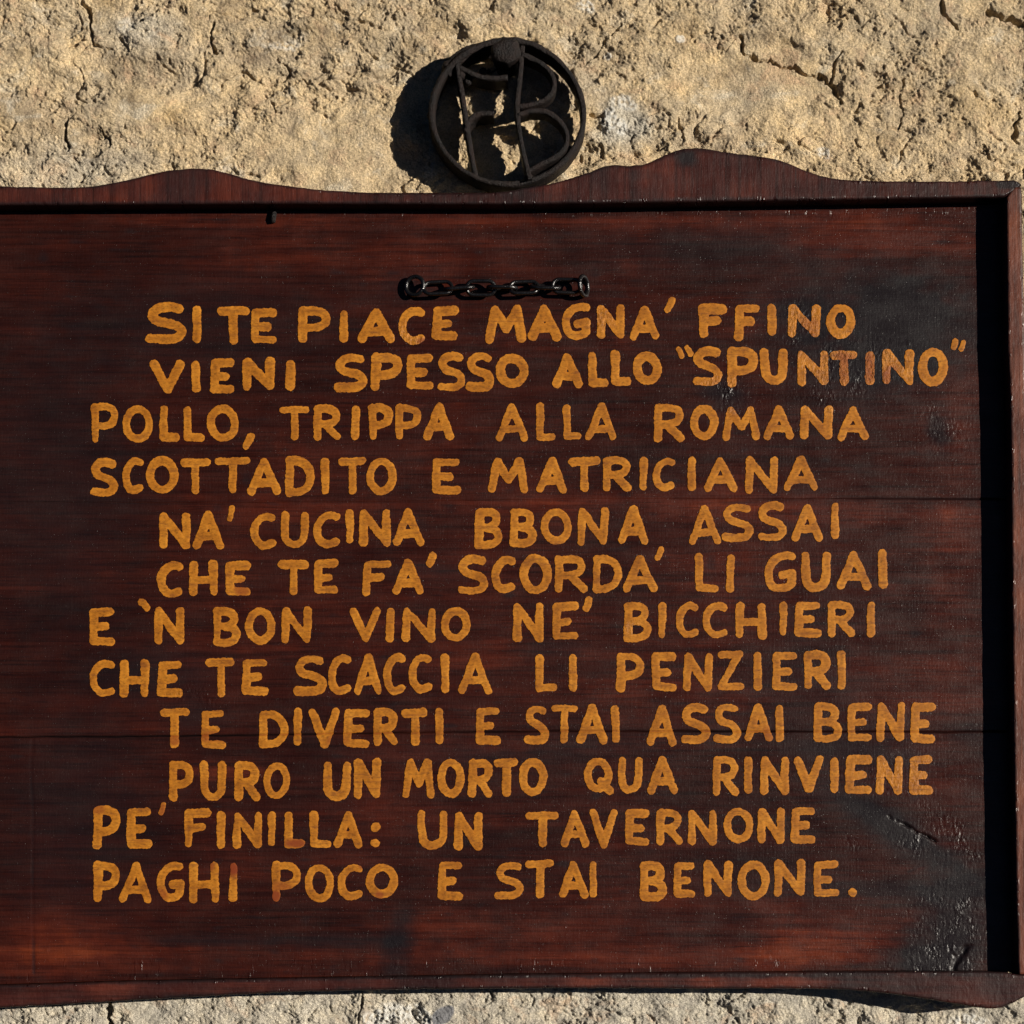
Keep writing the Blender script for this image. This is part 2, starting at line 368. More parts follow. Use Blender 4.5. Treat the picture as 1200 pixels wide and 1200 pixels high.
def seam_dip(px, py):
    """how far the surface falls back at the joints between planks (m)"""
    d = np.zeros(np.shape(px))
    for k in range(2):
        u = np.abs(py - seam_y(px, k)); wd = 1.5 if k else 1.1
        op = seam_open(px, k)
        d = np.maximum(d, op*(.0020 if k else .0011)*(1 - sstep(.2, wd, u)))
    return d
def board_masks(px, py):
    z = lambda L, base: np.clip(sum(a*ell(px, py, cx, cy, rx, ry, an, .8, base+i) for i, (cx, cy, rx, ry, an, a) in enumerate(L)), 0, 1)
    st, rd, ck = z(STAINS, 0), z(REDS, 50), z(CRACKLES, 100)
    for k in range(2):
        st = np.maximum(st, .8*seam_open(px, k)*(1 - sstep(.5, 2.4, np.abs(py-seam_y(px, k)))))
    st = np.maximum(st, .6*sstep(.30, .6, perlin(px/34, py/9, 120)))
    # the row of varnish runs along the lower edge
    ck = np.maximum(ck, .55*sstep(.46, .6, perlin(px/8, py/8, 131))*sstep(.0, .4, perlin(px/90, py/90, 132)))
    return st, rd, ck
def drips(px, py):
    # runs and beads of varnish along the lower and upper edges of the panel
    low = .75*sstep(1116, 1137, py)*sstep(.18, .42, perlin(px/4., py/16, 130))*sstep(-.25, .25, perlin(px/45, py*0+.4, 137)) + .5*sstep(1090, 1130, py)*sstep(.33, .5, perlin(px/6., py/16, 133))
    up = (1 - sstep(250, 257, py))*sstep(.1, .35, perlin(px/6., py/6, 134))
    dots = sstep(.50, .58, perlin(px/5.5, py/5.5, 135))*sstep(.05, .35, perlin(px/80, py/80, 136))
    return np.clip(low + .6*up + .6*dots, 0, 1)

def plank(top, bot, label):
    """one board of the panel; top / bot give its edges (drawing px) as functions of x"""
    xs = np.arange(-142, 1198.1, 1.9); n = 165
    v = np.linspace(0, 1, n); v = np.concatenate([[0, .0015, .004, .008], v[2:-2], [.992, .996, .9985, 1]])
    px, vv = np.meshgrid(xs, v); t_, b_ = top(px), bot(px); py = t_ + (b_-t_)*vv
    st, rd, ck = board_masks(px, py)
    Y = seam_dip(px, py) - .0004*fbm(px/90, py/40, 3, 140)
    # the open split running down from the word above the lower right corner
    sp = seg_dist(px + 3*perlin(px/9, py/9, 417), py + 3*perlin(px/9, py/9, 418), [(1040, 955), (1058, 966), (1080, 978), (1098, 985)]); wv = np.clip(.9 + 2.2*perlin(px/11, py/11, 416), .25, 2.4)*np.clip(1.25-np.abs(px-1078)/36, .2, 1); Y = Y + .0035*(1-sstep(.3, 1.6, sp/wv)); st = np.maximum(st, .9*(1-sstep(.6, 2.6, sp/wv)))
    sp = seg_dist(px, py, [(1117, 1135), (1124, 1122), (1132, 1110)]); sp = sp*(1 + 1.2*perlin(px/6, py/6, 419)); Y = Y + .0030*(1-sstep(1, 4.5, sp)); st = np.maximum(st, 1-sstep(2, 6, sp))
    sp = seg_dist(px, py, [(1064, 1022), (1080, 1014), (1096, 1018), (1112, 1025), (1136, 1026)]); st = np.maximum(st, .7*(1-sstep(.5, 2.2, sp)))
    sp = seg_dist(px, py, [(38, 866), (36, 900), (39, 960), (38, 1040), (40, 1140)]); Y = Y + .0004*(1-sstep(.4, 2.0, sp)); st = np.maximum(st, .6*(1-sstep(.6, 3, sp))*sstep(-.3, .2, perlin(py/30, py*0+.4, 415)))
    sc = S(0); X = (px-600)*sc; Z = CAM_Z + (CAM_PY-py)*sc
    V = np.stack([X, Y, Z], -1).reshape(-1, 3); nr, nc = px.shape
    F = grid_faces(nr, nc)
    # back of the plank: one more skin joined along the outline
    Vb = V.copy(); Vb[:, 1] = .018
    i = np.arange(nr*nc).reshape(nr, nc); N = nr*nc
    loop = np.concatenate([i[0, :-1], i[:-1, -1], i[-1, :0:-1], i[:0:-1, 0]])
    nx = np.roll(loop, -1); rim = np.stack([loop, nx, nx+N, loop+N], -1)
    back = np.array([[i[0, 0], i[0, -1], i[-1, -1], i[-1, 0]]]) + N
    F = np.concatenate([F, rim, back])
    z2 = lambda a: np.concatenate([a.ravel(), a.ravel()*0])
    o = mesh_np('plank', np.concatenate([V, Vb]), F, M_PLANK, sign, True, {'stain': z2(st), 'red': z2(rd), 'crackle': z2(ck), 'drip': z2(drips(px, py))})
    tag(o, label); return o
one = lambda c: (lambda px: np.full(np.shape(px), float(c)))
bot_edge = lambda px: np.interp(px, [-150, 0, 150, 300, 600, 800, 1000, 1150, 1200], [1157, 1154, 1149.5, 1146.5, 1141.5, 1139.5, 1138, 1138, 1140]) - .6
plank(one(226), lambda px: seam_y(px, 0) - .02, 'uppermost plank of the board')
plank(lambda px: seam_y(px, 0) + .02, lambda px: seam_y(px, 1) - .2, 'middle plank of the board')
plank(lambda px: seam_y(px, 1) + .2, bot_edge, 'lowest plank of the board')

# frame rails: a cross-section swept along the length, its two edges following the sawn outline
def rail(name, along, A, B, mat, vertical=False, stains=(), label=None, seed=0, crk=.0):
    """A and B are the two long edges (value across, as a function of the position along)"""
    al = np.asarray(along, float)
    a = A(al) ; b = B(al)
    nf = 14; v = np.concatenate([[0, 0, .0], np.linspace(0, 1, nf), [1, 1, 1]])
    yb = .020; r = .0022
    rows = []
    L = np.abs(b-a)
    for k in range(len(v)):
        inset = {0: 0, 1: 0, 2: .25}.get(k, None)
        if k == 0: y, ins, t = yb, 0, 0
        elif k == 1: y, ins, t = YF + r, 0, 0
        elif k == 2: y, ins, t = YF + r*.3, .3*r/.001, 0
        elif k == len(v)-1: y, ins, t = yb, 0, 1
        elif k == len(v)-2: y, ins, t = YF + r, 0, 1
        elif k == len(v)-3: y, ins, t = YF + r*.3, .3*r/.001, 1
        else: y, ins, t = YF, r/.001, v[k]
        e0 = a + np.sign(b-a)*ins; e1 = b - np.sign(b-a)*ins
        rows.append((e0 + (e1-e0)*t, np.full(al.shape, y)))
    ac = np.array([q[0] for q in rows]); Y = np.array([q[1] for q in rows])
    alg = np.tile(al, (len(rows), 1))
    px, py = (ac, alg) if vertical else (alg, ac)
    front = (Y < YF + .5*r)
    Y = Y + front*(.0005*fbm(px/50, py/50, 3, 500+seed) + .00025*perlin(px/6, py/6, 520+seed))
    sc = S(YF)
    X = (px-600)*sc; Z = CAM_Z + (CAM_PY-py)*sc
    V = np.stack([X, Y, Z], -1).reshape(-1, 3); nr, nc = px.shape
    i = np.arange(nr*nc).reshape(nr, nc)
    F = grid_faces(nr, nc)
    wrap = np.stack([i[-1, :-1], i[0, :-1], i[0, 1:], i[-1, 1:]], -1)
    faces = [tuple(q) for q in np.concatenate([F, wrap])] + [tuple(i[::-1, 0]), tuple(i[:, -1])]
    st = np.zeros(px.shape)
    for j, (cx, cy, rx, ry, am) in enumerate(stains): st = np.maximum(st, am*ell(px, py, cx, cy, rx, ry, 0, .4, 200+seed+j))
    e = np.minimum(np.abs(ac - np.tile(a, (nr, 1))), np.abs(ac - np.tile(b, (nr, 1))))
    st = np.maximum(st, .75*(1-sstep(1.0, 4.5, e + 2.0*perlin(px/14, py/14, 530+seed))))
    rd = np.clip(.5 + .9*fbm(px/60, py/60, 2, 540+seed), 0, 1)
    ck = np.clip(crk + .5*sstep(.2, .5, perlin(px/20, py/20, 550+seed)), 0, 1)*.45
    o = mesh_np(name, V, faces, mat, sign, True, {'stain': st, 'red': rd, 'crackle': ck, 'drip': np.clip((1-sstep(1.5, 6, e))*sstep(.05, .4, perlin(px/7, py/7, 560+seed)), 0, 1)})
    bm = bmesh.new(); bm.from_mesh(o.data); bmesh.ops.recalc_face_normals(bm, faces=bm.faces); bm.to_mesh(o.data); bm.free()
    for f in o.data.polygons: f.use_smooth = len(f.vertices) == 4
    if label: tag(o, label)
    return o
TOP = [(-147, 214), (-120, 211), (-60, 212), (0, 217.5), (60, 219), (105, 218), (150, 210), (190, 200.5), (215, 197.5), (238, 197), (258, 200), (300, 211.5), (340, 217.5), (385, 222.5), (450, 225.5), (500, 226.3),
       (560, 226), (590, 224), (620, 219), (650, 213.5), (685, 203), (706, 195), (722, 192.5), (738, 193.5), (758, 191), (775, 183), (792, 176), (810, 173), (830, 174), (860, 179), (900, 184), (922, 190),
       (945, 199.5), (972, 207.5), (1000, 210.5), (1050, 211.8), (1100, 212), (1160, 211), (1184, 210.5), (1192, 212), (1197, 216)]
TS = np.array(smooth(TOP, 5)); TS = TS[np.argsort(TS[:, 0])]
topA = lambda x: np.interp(x, TS[:, 0], TS[:, 1]) + .5*perlin(x/9, x*0+.5, 600) + .8*perlin(x/4.5, x*0+.5, 610)*(perlin(x/40, x*0+.2, 611) > .05)
topB = lambda x: np.interp(x, [-150, 0, 300, 600, 900, 1000, 1150, 1178], [241, 240, 238.5, 239, 235, 233.5, 231, 230.5]) + .4*perlin(x/16, x*0+.5, 601)
def topB_m(x):                                    # the mitre rises to the corner at the ends
    return np.where(x > 1178, 230.5 - (x-1178)*.70, np.where(x < -128, 241 + (x+128)*.70, topB(x)))
rail('top_rail', np.concatenate([np.arange(-147, 1196, 2.2), [1196.5]]), topA, topB_m, M_TOP, stains=[(803, 186, 13, 9, .95), (755, 205, 20, 6, .35), (1185, 216, 16, 6, .9), (215, 212, 30, 30, .4), (560, 232, 80, 12, .4), (1050, 222, 120, 14, .35)],
     label='scalloped top rail with two humps', seed=1, crk=.1)
BOT = [(-150, 1176), (-120, 1184), (-90, 1186), (-50, 1184), (0, 1181), (60, 1178), (125, 1174), (180, 1171), (250, 1167), (330, 1163), (400, 1161), (500, 1159.5), (600, 1158.5), (700, 1158), (800, 1158.5), (900, 1158.5),
       (960, 1159), (1000, 1160.5), (1060, 1167), (1110, 1175), (1148, 1181), (1168, 1182), (1185, 1176), (1200, 1169), (1210, 1165)]
BS = np.array(smooth(BOT, 5)); BS = BS[np.argsort(BS[:, 0])]
botB = lambda x: np.interp(x, BS[:, 0], BS[:, 1]) + .6*perlin(x/12, x*0+.5, 602) + .7*perlin(x/4.5, x*0+.5, 612)*(perlin(x/40, x*0+.2, 613) > .0)
botA = lambda x: np.interp(x, [-150, 0, 150, 300, 600, 800, 1000, 1150, 1180, 1193, 1210], [1158, 1154.5, 1150, 1147, 1142, 1140, 1138.5, 1138.5, 1139.5, 1142.3, 1142.5]) + .5*perlin(x/11, x*0+.5, 603)
rail('bottom_rail', np.arange(-150, 1209, 2.2), botA, botB, M_BOTTOM, stains=[(600, 1142, 640, 4, .8), (1040, 1150, 60, 14, .5), (1175, 1160, 30, 16, .3)], label='wavy bottom rail with a hanging lobe at its right end', seed=11, crk=.35)
sideA = lambda y: np.interp(y, [216, 231.5, 400, 480, 560, 700, 900, 1060, 1144, 1156], [1190, 1179.2, 1181, 1184, 1185, 1186, 1188.5, 1191, 1193.5, 1201]) + .5*perlin(y/25, y*0+.5, 604)
sideB = lambda y: np.interp(y, [216, 230, 300, 500, 800, 1150], [1197.2, 1197.6, 1199, 1203, 1207, 1210]) + .4*perlin(y/25, y*0+.5, 605)
rail('side_rail', np.concatenate([[219.5], np.arange(222, 1140, 2.4), [1141.6]]), sideA, sideB, M_SIDE, True, label='right side rail of the frame', seed=21, crk=.15)
rail('side_rail', np.arange(222, 1150, 2.4), lambda y: sideA(y)*0 - 131 + .5*perlin(y/25, y*0, 606), lambda y: sideB(y)*0 - 149 + .4*perlin(y/25, y*0, 607), M_SIDE, True, label='left side rail of the frame', seed=31)
for px in (150, 960):                                 # two battens behind the planks hold them together
    x0, _, z0 = P(px-25, 1120, 0); x1, _, z1 = P(px+25, 260, 0)
    c = [(x, y, z) for x in (x0, x1) for y in (.0185, .0235) for z in (z0, z1)]
    mesh_np('batten', c, [(0, 1, 3, 2), (4, 6, 7, 5), (0, 4, 5, 1), (2, 3, 7, 6), (0, 2, 6, 4), (1, 5, 7, 3)], M_BATTEN, sign, False)

# ---------------------------------------------------------------- lettering
def arc(cx, cy, rx, ry, a0, a1, n=14):
    return [(cx + rx*math.cos(math.radians(a)), cy + ry*math.sin(math.radians(a))) for a in np.linspace(a0, a1, n)]
# strokes in a unit box, x right, y down
GL = {
 'I': [[(.5, 0), (.5, 1)]],
 'L': [[(0, 0), (.02, 1), (1, .99)]],
 'T': [[(0, .02), (1, 0)], [(.52, .02), (.52, 1)]],
 'E': [[(.97, 0), (.03, .01), (0, .98), (1, 1)], [(.03, .53), (.66, .51)]],
 'F': [[(1, 0), (.04, .01), (0, 1)], [(.04, .5), (.70, .46)]],
 'V': [[(0, 0), (.5, 1), (1, 0)]],
 'N': [[(0, 1), (.03, 0), (.97, 1), (1, 0)]],
 'M': [[(0, 1), (.17, .02), (.52, .66), (.84, 0), (1, 1)]],
 'A': [[(0, 1), (.5, 0), (1, 1)], [(.22, .72), (.78, .70)]],
 'H': [[(.02, 0), (0, 1)], [(.98, 0), (1, 1)], [(.02, .57), (.98, .55)]],
 'Z': [[(.06, .02), (.96, 0), (0, .98), (1, .97)]],
 'U': [smooth([(0, 0), (.01, .55), (.08, .85), (.34, 1), (.66, .99), (.92, .83), (.98, .5), (1, 0)], 4)],
 'O': [arc(.5, .5, .5, .5, -90, 270, 26)],
 'Q': [arc(.46, .48, .46, .48, -90, 270, 26), [(.6, .68), (1, 1)]],
 'C': [smooth([(1, .05), (.72, 0), (.36, .08), (.06, .32), (0, .58), (.12, .84), (.42, 1), (.74, .99), (1, .93)], 4)],
 'G': [smooth([(.96, .02), (.66, 0), (.30, .10), (.04, .38), (.01, .66), (.16, .92), (.46, 1), (.80, .97), (.97, .88)], 4), [(.97, .88), (1, .56), (.58, .60)]],
 'S': [smooth([(.90, .05), (.58, 0), (.22, .06), (.06, .24), (.20, .42), (.52, .50), (.86, .60), (1, .77), (.84, .95), (.48, 1), (.0, .98)], 5)],
 'P': [[(.02, 0), (0, 1)], smooth([(.02, .02), (.52, 0), (.90, .10), (1, .30), (.86, .50), (.48, .60), (.04, .60)], 5)],
 'R': [[(.02, 0), (0, 1)], smooth([(.02, .02), (.50, 0), (.84, .08), (.94, .27), (.80, .46), (.46, .54), (.04, .55)], 5), [(.42, .56), (1, 1)]],
 'B': [[(.02, 0), (0, 1)], smooth([(.02, .01), (.50, 0), (.82, .08), (.88, .24), (.74, .40), (.42, .47), (.05, .47)], 5), smooth([(.40, .47), (.80, .54), (1, .73), (.86, .93), (.46, 1), (.02, .99)], 5)],
 'D': [[(.02, 0), (0, 1)], smooth([(.02, .01), (.44, 0), (.82, .14), (1, .44), (.90, .74), (.56, .95), (.0, 1)], 5)],
 "'": [[(.8, 0), (.35, .75), (.1, 1)]],
 '`': [[(0, 0), (.5, .3), (1, 1)]],
 ',': [[(.9, 0), (.5, .5), (0, 1)]],
 '.': [[(.5, .5), (.55, .5)]],
}
# every painted character: (character, left, right, top, bottom) in board millimetres
LINES = [
 "S171,218,355,403 I224,237,359,402 T254,292,359,404 E294,325,362,403 P350,387,360,402 I396,409,363,401 A419,462,362,402 C467,498,360,404 E507,537,360,399 M569,617,358,402 A619,657,357,399 G658,692,355,398 N699,732,358,398 A737,773,359,399 '778,792,349,366 F819,852,357,397 F861,890,357,400 I898,910,356,393 N923,961,357,395 O968,1002,356,396",
 "V176,216,422,461 I223,236,422,460 E247,275,420,461 N284,322,420,458 I334,346,422,458 S391,430,414,459 P435,471,414,458 E476,508,415,457 S512,545,413,459 S546,579,413,459 O581,619,415,455 A647,683,414,455 L689,713,412,453 L716,739,412,452 O742,775,413,451 `793,802,407,420 `802,812,405,418 S812,847,407,453 P853,888,407,454 U891,923,408,450 N934,971,410,451 T973,1004,411,451 I1014,1025,411,450 N1034,1071,410,451 O1076,1111,407,452 '1113,1124,397,411 '1123,1133,398,412",
 "P107,139,473,519 O144,180,475,518 L187,210,475,517 L215,239,477,517 O243,280,475,518 ,284,298,508,527 T327,363,475,516 R367,400,475,517 I411,422,475,515 P432,460,474,516 P463,494,474,516 A497,532,472,515 A580,619,473,518 L629,652,472,517 L660,682,474,516 A686,723,473,517 R766,802,473,518 O809,842,475,516 M846,890,476,516 A895,931,476,516 N938,976,476,515 A982,1018,476,516",
 "S106,139,537,582 C143,168,536,579 O171,209,536,579 T211,246,537,579 T252,293,536,578 A290,329,537,580 D335,368,536,582 I375,387,538,580 T396,428,536,580 O430,465,536,580 E507,540,537,579 M572,620,536,578 A629,665,536,578 T666,703,536,576 R707,740,536,576 I749,760,536,575 C765,791,536,575 I805,816,535,575 A825,864,536,576 N873,911,535,578 A918,959,535,576",
 "N187,223,601,643 A226,262,599,643 '266,276,592,611 C294,323,600,643 U330,362,600,642 C367,398,599,641 I405,415,598,638 N421,458,597,640 A460,497,596,640 B557,589,596,643 B598,629,596,641 O634,670,596,638 N677,713,595,639 A724,760,593,638 A806,845,592,639 S846,883,590,635 S888,922,588,634 A927,964,591,635 I973,985,589,632",
 "C184,214,658,700 H222,255,657,698 E265,294,658,698 T327,361,657,697 E368,396,656,696 F425,458,657,698 A460,497,656,697 '498,512,648,665 S536,572,651,697 C576,604,652,695 O609,646,650,696 R651,688,651,694 D695,729,651,695 A730,770,651,694 '767,779,641,657 L814,841,649,694 I850,861,649,694 G895,933,647,694 U939,973,647,693 A981,1021,646,691 I1028,1041,644,690",
 "E105,135,712,756 `162,176,702,716 N181,216,712,755 B250,282,712,757 O287,322,712,755 N330,365,712,754 V410,447,712,752 I452,462,712,752 N471,510,712,752 O517,552,712,752 N601,637,706,752 E647,678,706,750 '682,695,699,716 B731,763,706,752 I771,781,706,748 C792,819,706,748 C823,852,706,748 H862,898,706,748 I912,923,706,746 E932,962,705,746 R970,1002,705,746 I1015,1026,705,746",
 "C105,135,773,816 H141,175,773,817 E185,214,774,816 T242,275,772,817 E284,314,772,815 S345,383,768,815 C384,412,767,814 A415,448,767,814 C449,475,766,814 C479,507,766,812 I516,527,766,812 A537,577,765,814 L628,654,767,811 I667,676,767,810 P723,755,765,811 E764,793,765,810 N801,835,765,810 Z840,872,763,810 I883,892,764,809 E905,934,764,809 R942,974,763,808 I981,991,762,808",
 "T187,222,830,876 E236,264,832,877 D304,337,833,877 I344,354,830,874 V362,398,830,876 E403,433,831,876 R438,467,830,874 T472,501,831,873 I510,519,830,872 E558,586,829,872 S614,643,826,872 T645,677,825,871 A676,711,825,871 I716,727,827,871 A758,793,826,874 S798,832,825,872 S836,868,824,871 A872,905,825,869 I908,919,826,869 B954,986,824,870 E993,1022,824,869 N1027,1060,823,869 E1067,1096,824,871",
 "P198,227,891,939 U235,265,892,938 R275,305,892,939 O309,340,894,937 U379,411,892,937 N415,446,890,936 M471,509,889,936 O513,545,889,935 R549,578,890,935 T579,607,889,933 O608,641,889,933 Q684,719,888,931 U724,753,887,929 A758,794,886,930 R835,866,886,932 I871,882,886,930 N890,924,886,931 V930,965,886,929 I973,982,888,929 E991,1022,886,931 N1027,1058,886,931 E1066,1093,886,931",
 "P110,141,945,995 E149,178,947,994 '186,195,940,956 F216,248,948,994 I254,263,951,994 N273,307,951,993 I314,324,951,992 L333,357,950,993 L363,389,951,993 A392,425,950,993 .434,446,964,976 .434,446,982,994 U490,525,950,995 N532,565,951,996 T616,655,951,993 A657,690,949,992 V691,724,948,994 E733,761,949,991 R769,800,948,990 N806,840,948,990 O848,883,947,988 N888,920,947,989 E927,955,946,988",
 "P110,141,1010,1057 A140,178,1010,1058 G184,216,1010,1056 H222,257,1010,1058 I268,279,1011,1056 P319,353,1010,1057 O357,391,1012,1057 C395,425,1012,1054 O429,466,1012,1052 E513,542,1009,1054 S580,614,1010,1054 T616,649,1008,1052 A655,689,1009,1052 I690,700,1009,1052 B750,781,1010,1055 E790,815,1010,1052 N824,858,1009,1052 O865,902,1009,1055 N907,943,1008,1051 E953,983,1009,1051 .993,1005,1040,1052",
]
READS = ["SI TE PIACE MAGNA' FFINO", 'VIENI SPESSO ALLO "SPUNTINO"', 'POLLO, TRIPPA ALLA ROMANA', 'SCOTTADITO E MATRICIANA', "NA' CUCINA BBONA ASSAI", "CHE TE FA' SCORDA' LI GUAI",
         "E 'N BON VINO NE' BICCHIERI", 'CHE TE SCACCIA LI PENZIERI', 'TE DIVERTI E STAI ASSAI BENE', 'PURO UN MORTO QUA RINVIENE', "PE' FINILLA: UN TAVERNONE", 'PAGHI POCO E STAI BENONE.']
BURN = [(273, 1018, 9, 9, .95), (322, 1050, 8, 7, .9), (332, 1040, 14, 6, .5), (346, 988, 12, 6, .85), (246, 1015, 5, 6, .7), (186, 1048, 10, 8, .6), (425, 1015, 4, 4, .7), (445, 1050, 5, 5, .7), (115, 948, 8, 5, .5), (190, 950, 5, 8, .6),
        (283, 690, 8, 9, .6), (205, 868, 8, 5, .6), (250, 864, 16, 6, .55), (395, 868, 10, 6, .5), (992, 430, 14, 18, .5), (1018, 432, 8, 20, .6), (1043, 440, 9, 12, .6), (495, 400, 6, 4, .6), (902, 860, 8, 10, .5), (950, 385, 12, 12, .35)]
def polyline_sdf(X, Y, pts): return seg_dist(X, Y, pts)
def glyph(ch, x0, x1, y0, y1, seed, V, F, A):
    r0 = 4.95 if y0 < 470 else 4.5
    if ch in "'`,": r0 = min(4.3, (x1-x0)*.29)
    if ch == '.': r0 = 5.0
    rr = random.Random(seed)
    r0 *= rr.uniform(.95, 1.06)
    ix0, ix1, iy0, iy1 = x0+r0, x1-r0, y0+r0, y1-r0
    if ix1 - ix0 < 1: m = (x0+x1)/2; ix0, ix1 = m-.5, m+.5
    if iy1 - iy0 < 1: m = (y0+y1)/2; iy0, iy1 = m-.5, m+.5
    gs = 1.0
    xs = np.arange(x0-4, x1+4.01, gs); ys = np.arange(y0-4, y1+4.01, gs); X, Y = np.meshgrid(xs, ys)
    Xw = X + 1.1*perlin(X/17, Y/17, seed % 97 + 700); Yw = Y + 1.1*perlin(X/17, Y/17, seed % 89 + 800)
    d = np.full(X.shape, 99.)
    for st in GL[ch]:
        j = lambda: rr.uniform(-.7, .7)
        a, b, c, e = j(), j(), j(), j(); kt = rr.uniform(-.16, .16)
        pts = [(ix0 + u*(ix1-ix0) + (a*(1-v) + b*v), iy0 + v*(iy1-iy0) + (c*(1-u) + e*u)) for u, v in st]
        rad = r0*(1 + rr.uniform(-.07, .07))
        d = np.minimum(d, seg_dist(Xw, Yw, pts) - rad*(1 + kt*((Y-y0)/(y1-y0)*2-1)))
    d = d - 1.0*perlin(X/2.7, Y/2.7, seed % 61 + 900) - .8*perlin(X/8.0, Y/8.0, seed % 53 + 950) - .2
    s = -d                                               # positive inside
    nr, nc = s.shape
    idx = {}
    def put(x, y, sv):
        V.append((x, y)); A.append(max(0, min(1, sv/r0))); return len(V)-1
    ins = s > 0
    cnt = ins[:-1, :-1].astype(int) + ins[1:, :-1] + ins[1:, 1:] + ins[:-1, 1:]
    for r, c in zip(*np.nonzero(cnt)):
        corners = [(r, c), (r+1, c), (r+1, c+1), (r, c+1)]
        poly = []
        for q in range(4):
            p, n = corners[q], corners[(q+1) % 4]
            if ins[p]:
                if p not in idx: idx[p] = put(xs[p[1]], ys[p[0]], s[p])
                poly.append(idx[p])
            if ins[p] != ins[n]:
                k = (min(p, n), max(p, n))
                if k not in idx:
                    u = s[p]/(s[p]-s[n]); idx[k] = put(xs[p[1]] + u*(xs[n[1]]-xs[p[1]]), ys[p[0]] + u*(ys[n[0]]-ys[p[0]]), 0)
                poly.append(idx[k])
        if len(poly) >= 3: F.append(tuple(poly))
ORD = ['first', 'second', 'third', 'fourth', 'fifth', 'sixth', 'seventh', 'eighth', 'ninth', 'tenth', 'eleventh', 'last']
def words_of(spec, text):
    """the characters of one line, shared out over its words"""
    toks = spec.split(' '); k = 0
    for word in text.split(' '):
        n = sum(2 if c in '":' else 1 for c in word); yield word, toks[k:k+n], k; k += n
    assert k == len(toks), text
for li, spec in enumerate(LINES):
    for word, toks, k0 in words_of(spec, READS[li]):
        V, F, A = [], [], []
        for ci, tok in enumerate(toks):
            x0, x1, y0, y1 = [float(q) for q in tok[1:].split(',')]
            glyph(tok[0], x0, x1, y0, y1, li*100 + k0 + ci, V, F, A)
        q = np.array(V); px, py = q[:, 0], q[:, 1]; A = np.array(A)
        Y = -(.00014*sstep(0, .35, A)) - .00050 - .0004*fbm(px/90, py/40, 3, 140) + np.minimum(seam_dip(px, py), .0014)
        ck = board_masks(px, py)[2]*.8
        burn = np.zeros(px.shape)
        for j, (cx, cy, rx, ry, am) in enumerate(BURN): burn = np.maximum(burn, am*ell(px, py, cx, cy, rx, ry, 0, .4, 250+j, .4))
        for k in range(2): burn = np.maximum(burn, .8*seam_open(px, k)*(1-sstep(.3, 1.3, np.abs(py-seam_y(px, k)))))
        o = mesh_np('painted_word', np.stack([(px-600)*S(0), Y, CAM_Z + (CAM_PY-py)*S(0)], -1), F, M_PAINT, sign, True, {'edge': A, 'crackle': ck, 'burn': burn})
        tag(o, 'ochre painted word %s in the %s line' % (word.strip('".,:'), ORD[li]))

# ---------------------------------------------------------------- tubes and bands
def tube(pts, r, closed=False, seg=10, jit=0.0, seed=0):
    pts = [Vector(p) for p in pts]; n = len(pts); V, F = [], []
    rr = random.Random(seed); nrm = None
    for i, p in enumerate(pts):
        a = pts[(i-1) % n] if (closed or i > 0) else p; b = pts[(i+1) % n] if (closed or i < n-1) else p
        t = (b-a).normalized()
        if nrm is None: nrm = t.orthogonal().normalized()
        nrm = (nrm - t*nrm.dot(t)).normalized(); bi = t.cross(nrm)
        ra = r[i] if isinstance(r, (list, tuple)) else r
        ra *= 1 + rr.uniform(-jit, jit)
        for k in range(seg):
            th = 2*math.pi*k/seg; V.append(p + (nrm*math.cos(th) + bi*math.sin(th))*ra)
    m = n if closed else n-1
    # in a closed loop the frame may come back turned: match the start
    off = 0
    if closed:
        off = min(range(seg), key=lambda s: (V[(n-1)*seg] - V[s]).length)
    for i in range(m):
        for k in range(seg):
            j = (i+1) % n; o = off if (closed and i == n-1) else 0
            F.append((i*seg+k, i*seg+(k+1) % seg, j*seg+(k+1+o) % seg, j*seg+(k+o) % seg))
    if not closed: F.append(tuple(range(seg))[::-1]); F.append(tuple(range((n-1)*seg, n*seg)))
    return [tuple(v) for v in V], F
def band(pts, th, y0, y1, closed=False, seed=0, wob=.0006):
    """a hammered flat bar on edge: follows pts (drawing px), thickness th (px), from depth y0 (front) to y1 (back)"""
    n = len(pts); p = np.array(pts, float); ny = 5
    if closed: tn = np.roll(p, -1, 0) - np.roll(p, 1, 0)
    else: tn = np.gradient(p, axis=0)
    tn /= np.linalg.norm(tn, axis=1)[:, None] + 1e-9; nv = np.stack([-tn[:, 1], tn[:, 0]], 1)
    r = np.random.RandomState(seed); thn = th*(1 + .12*np.convolve(r.randn(n+8), np.ones(9)/9, 'valid')*2)
    ym = (y0+y1)/2; s = S(ym)
    prof = [(-.5, 0), (-.30, -.06), (.30, -.06), (.5, 0)] + [(.5, k/ny) for k in range(1, ny)] + [(.5, 1), (-.5, 1)] + [(-.5, k/ny) for k in range(ny-1, 0, -1)]
    V = []
    for i in range(n):
        fy = r.uniform(-1, 1)*wob
        for a, b in prof:
            q = p[i] + nv[i]*thn[i]*a*(1 + r.uniform(-.08, .08))
            V.append(((q[0]-600)*s, y0 + (y1-y0)*b + fy, CAM_Z + (CAM_PY-q[1])*s))
    m = len(prof); F = []
    for i in range(n if closed else n-1):
        for k in range(m): F.append((i*m+k, i*m+(k+1) % m, ((i+1) % n)*m+(k+1) % m, ((i+1) % n)*m+k))
    if not closed: F.append(tuple(range(m))[::-1]); F.append(tuple(range((n-1)*m, n*m)))
    return V, F
def join(parts):
    V, F = [], []
    for v, f in parts:
        o = len(V); V += list(v); F += [tuple(a+o for a in q) for q in f]
    return V, F
